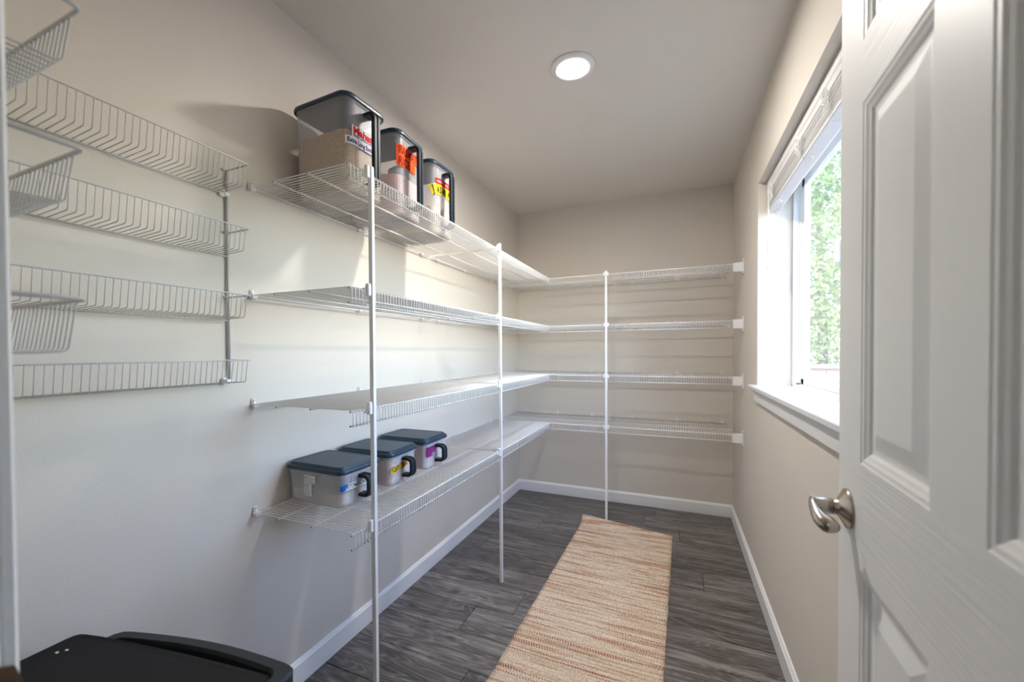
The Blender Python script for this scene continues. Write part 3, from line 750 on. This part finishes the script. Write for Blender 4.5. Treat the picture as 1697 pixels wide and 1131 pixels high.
# farthest low container
q = lab_quad(b3, M['purple'], [(-.085, .052), (-.040, .052), (-.040, .068), (-.018, .068), (-.018, .083), (.006, .083), (.006, .097), (-.085, .097)])
for i, s_ in enumerate(('EXTRA FANCY', 'JASMINE', 'RICE')):
    lab_text(q, s_, .0145, M['plum'], -.082, .0855-i*.0150, bold=.0003, xs=.80)

# ------------------------------------------------------------------ black bin in the near left corner
bn = empty('storage_bin', (.34, .36, 0)); tag(bn, 'black plastic bin with an offset lid in the near left corner', 'bin')
ZB = .600
def outline(sx0, sx1, far, near, r=.03, z=0, n=12):
    """far(x) gives the bowed far edge, near is a straight near edge"""
    P = [(sx0, near+.01, z), (sx0+.01, near, z), (sx1-.01, near, z), (sx1, near+.01, z)]
    P += [(sx1, far(sx1)-r*1.0, z), (sx1-r*.12, far(sx1)-r*.45, z), (sx1-r*.5, far(sx1-r*.5)-r*.08, z)]
    P += [(sx1-r+(sx0+2*r-sx1)*i/n*1.0, far(sx1-r+(sx0+2*r-sx1)*i/n), z) for i in range(n+1)]
    P += [(sx0+r*.4, far(sx0+r*.4)-r*.08, z), (sx0+r*.1, far(sx0)-r*.4, z), (sx0, far(sx0)-r, z)]
    return [(p[0]-.34, p[1]-.36, p[2]) for p in P]
def farR(x): t = (x-.13)/.462; return .528+.082*t+.022*math.sin(PI*t)*.9
def farL(x): t = (x-.076)/.494; return .476+.108*t+.006*math.sin(PI*t)
def shrink(P, s, z): return [(p[0]*s, p[1]*s, z) for p in P]
R0 = outline(.13, .592, farR, .205)
b = MB(); b.loft([shrink(R0, .80, .0), shrink(R0, .82, .01), shrink(R0, .93, ZB-.05), shrink(R0, .93, ZB-.03)]); b.obj('body', M['bin'], bn)
b = MB(); b.loft([shrink(R0, .95, ZB-.045), shrink(R0, 1.0, ZB-.040), shrink(R0, 1.0, ZB-.006), shrink(R0, .985, ZB), shrink(R0, .90, ZB), shrink(R0, .885, ZB-.008), shrink(R0, .88, ZB-.022)]); b.obj('rim', M['binrim'], bn)
L0 = outline(.076, .556, farL, .20, r=.02)
tilt = lambda x: -.019*max(0.0, min(1.0, (x+.20)/.40))
b = MB(); b.loft([[(p[0], p[1], ZB+.001+tilt(p[0])) for p in L0], [(p[0], p[1], ZB+.007+tilt(p[0])) for p in L0], [(p[0]*.99-.0005, p[1]*.985, ZB+.010+tilt(p[0])) for p in L0]]); li = b.obj('lid', M['bin'], bn)
b = MB()
for (x, y) in ((.115, .425), (.124, .437)): b.box(x-.34-.003, y-.36-.002, ZB+.0095, x-.34+.003, y-.36+.002, ZB+.0106)
b.obj('worn_fleck', M['white_label'], li)

# ------------------------------------------------------------------ woven runner rug
rg = random.Random(11)
rot = math.radians(-1.05)
RX, RY = .962, 3.03
ux, uy = Vector((math.cos(rot), math.sin(rot), 0)), Vector((math.sin(rot), -math.cos(rot), 0))   # across, towards the camera
hw = .295; RL = 2.05; nr, nc = 340, 24; b = MB()
def rugpt(u, v):
    """u -1..1 across, v metres from the far edge"""
    skew = -.030*u*math.exp(-v*1.2)*1.0
    edge = .0016*math.sin(v*420)+.0010*math.sin(v*37+1)*(1 if u > 0 else -1)
    z = .0065+.0016*math.sin(v*2*PI/.012)+.0006*math.sin(u*90+v*300)
    curl = math.exp(-(v/.045)**2)*(.030-.014*u); z += curl
    x = u*(hw+(edge if abs(u) > .9 else 0)); y = v+skew*0
    return (x, -y+(.035*(-u))*math.exp(-v*1.0), z)
top = [[rugpt(-1+2*j/nc, RL*i/nr) for j in range(nc+1)] for i in range(nr+1)]
base_i = 0
for r_ in top: b.v += r_
for i in range(nr):
    for j in range(nc):
        a = i*(nc+1)+j; b.f.append((a, a+nc+1, a+nc+2, a+1)); b.sm.append(True)
k = len(b.v)
for r_ in top: b.v += [(p[0], p[1], max(p[2]-.0062, .0003)) for p in r_]
for i in range(nr):
    for j in range(nc):
        a = k+i*(nc+1)+j; b.f.append((a, a+1, a+nc+2, a+nc+1)); b.sm.append(True)
def side(idx):
    for a, c in zip(idx[:-1], idx[1:]): b.f.append((a, c, c+k, a+k)); b.sm.append(False)
side([j for j in range(nc+1)]); side([nr*(nc+1)+j for j in range(nc+1)][::-1]); side([i*(nc+1) for i in range(nr+1)][::-1]); side([i*(nc+1)+nc for i in range(nr+1)])
rug = b.obj('runner_rug', M['rug'], None, (RX, RY, 0), rot)
tag(rug, 'long woven jute runner rug with thin rust red stripes', 'rug')
hm = MB().tube([(u/10*hw, .035*(-u/10)-.006, .0075+.030-.014*u/10) for u in range(-10, 11)], .0062, 7).obj('hem', M['rug'], rug)
bpy.context.view_layer.update()
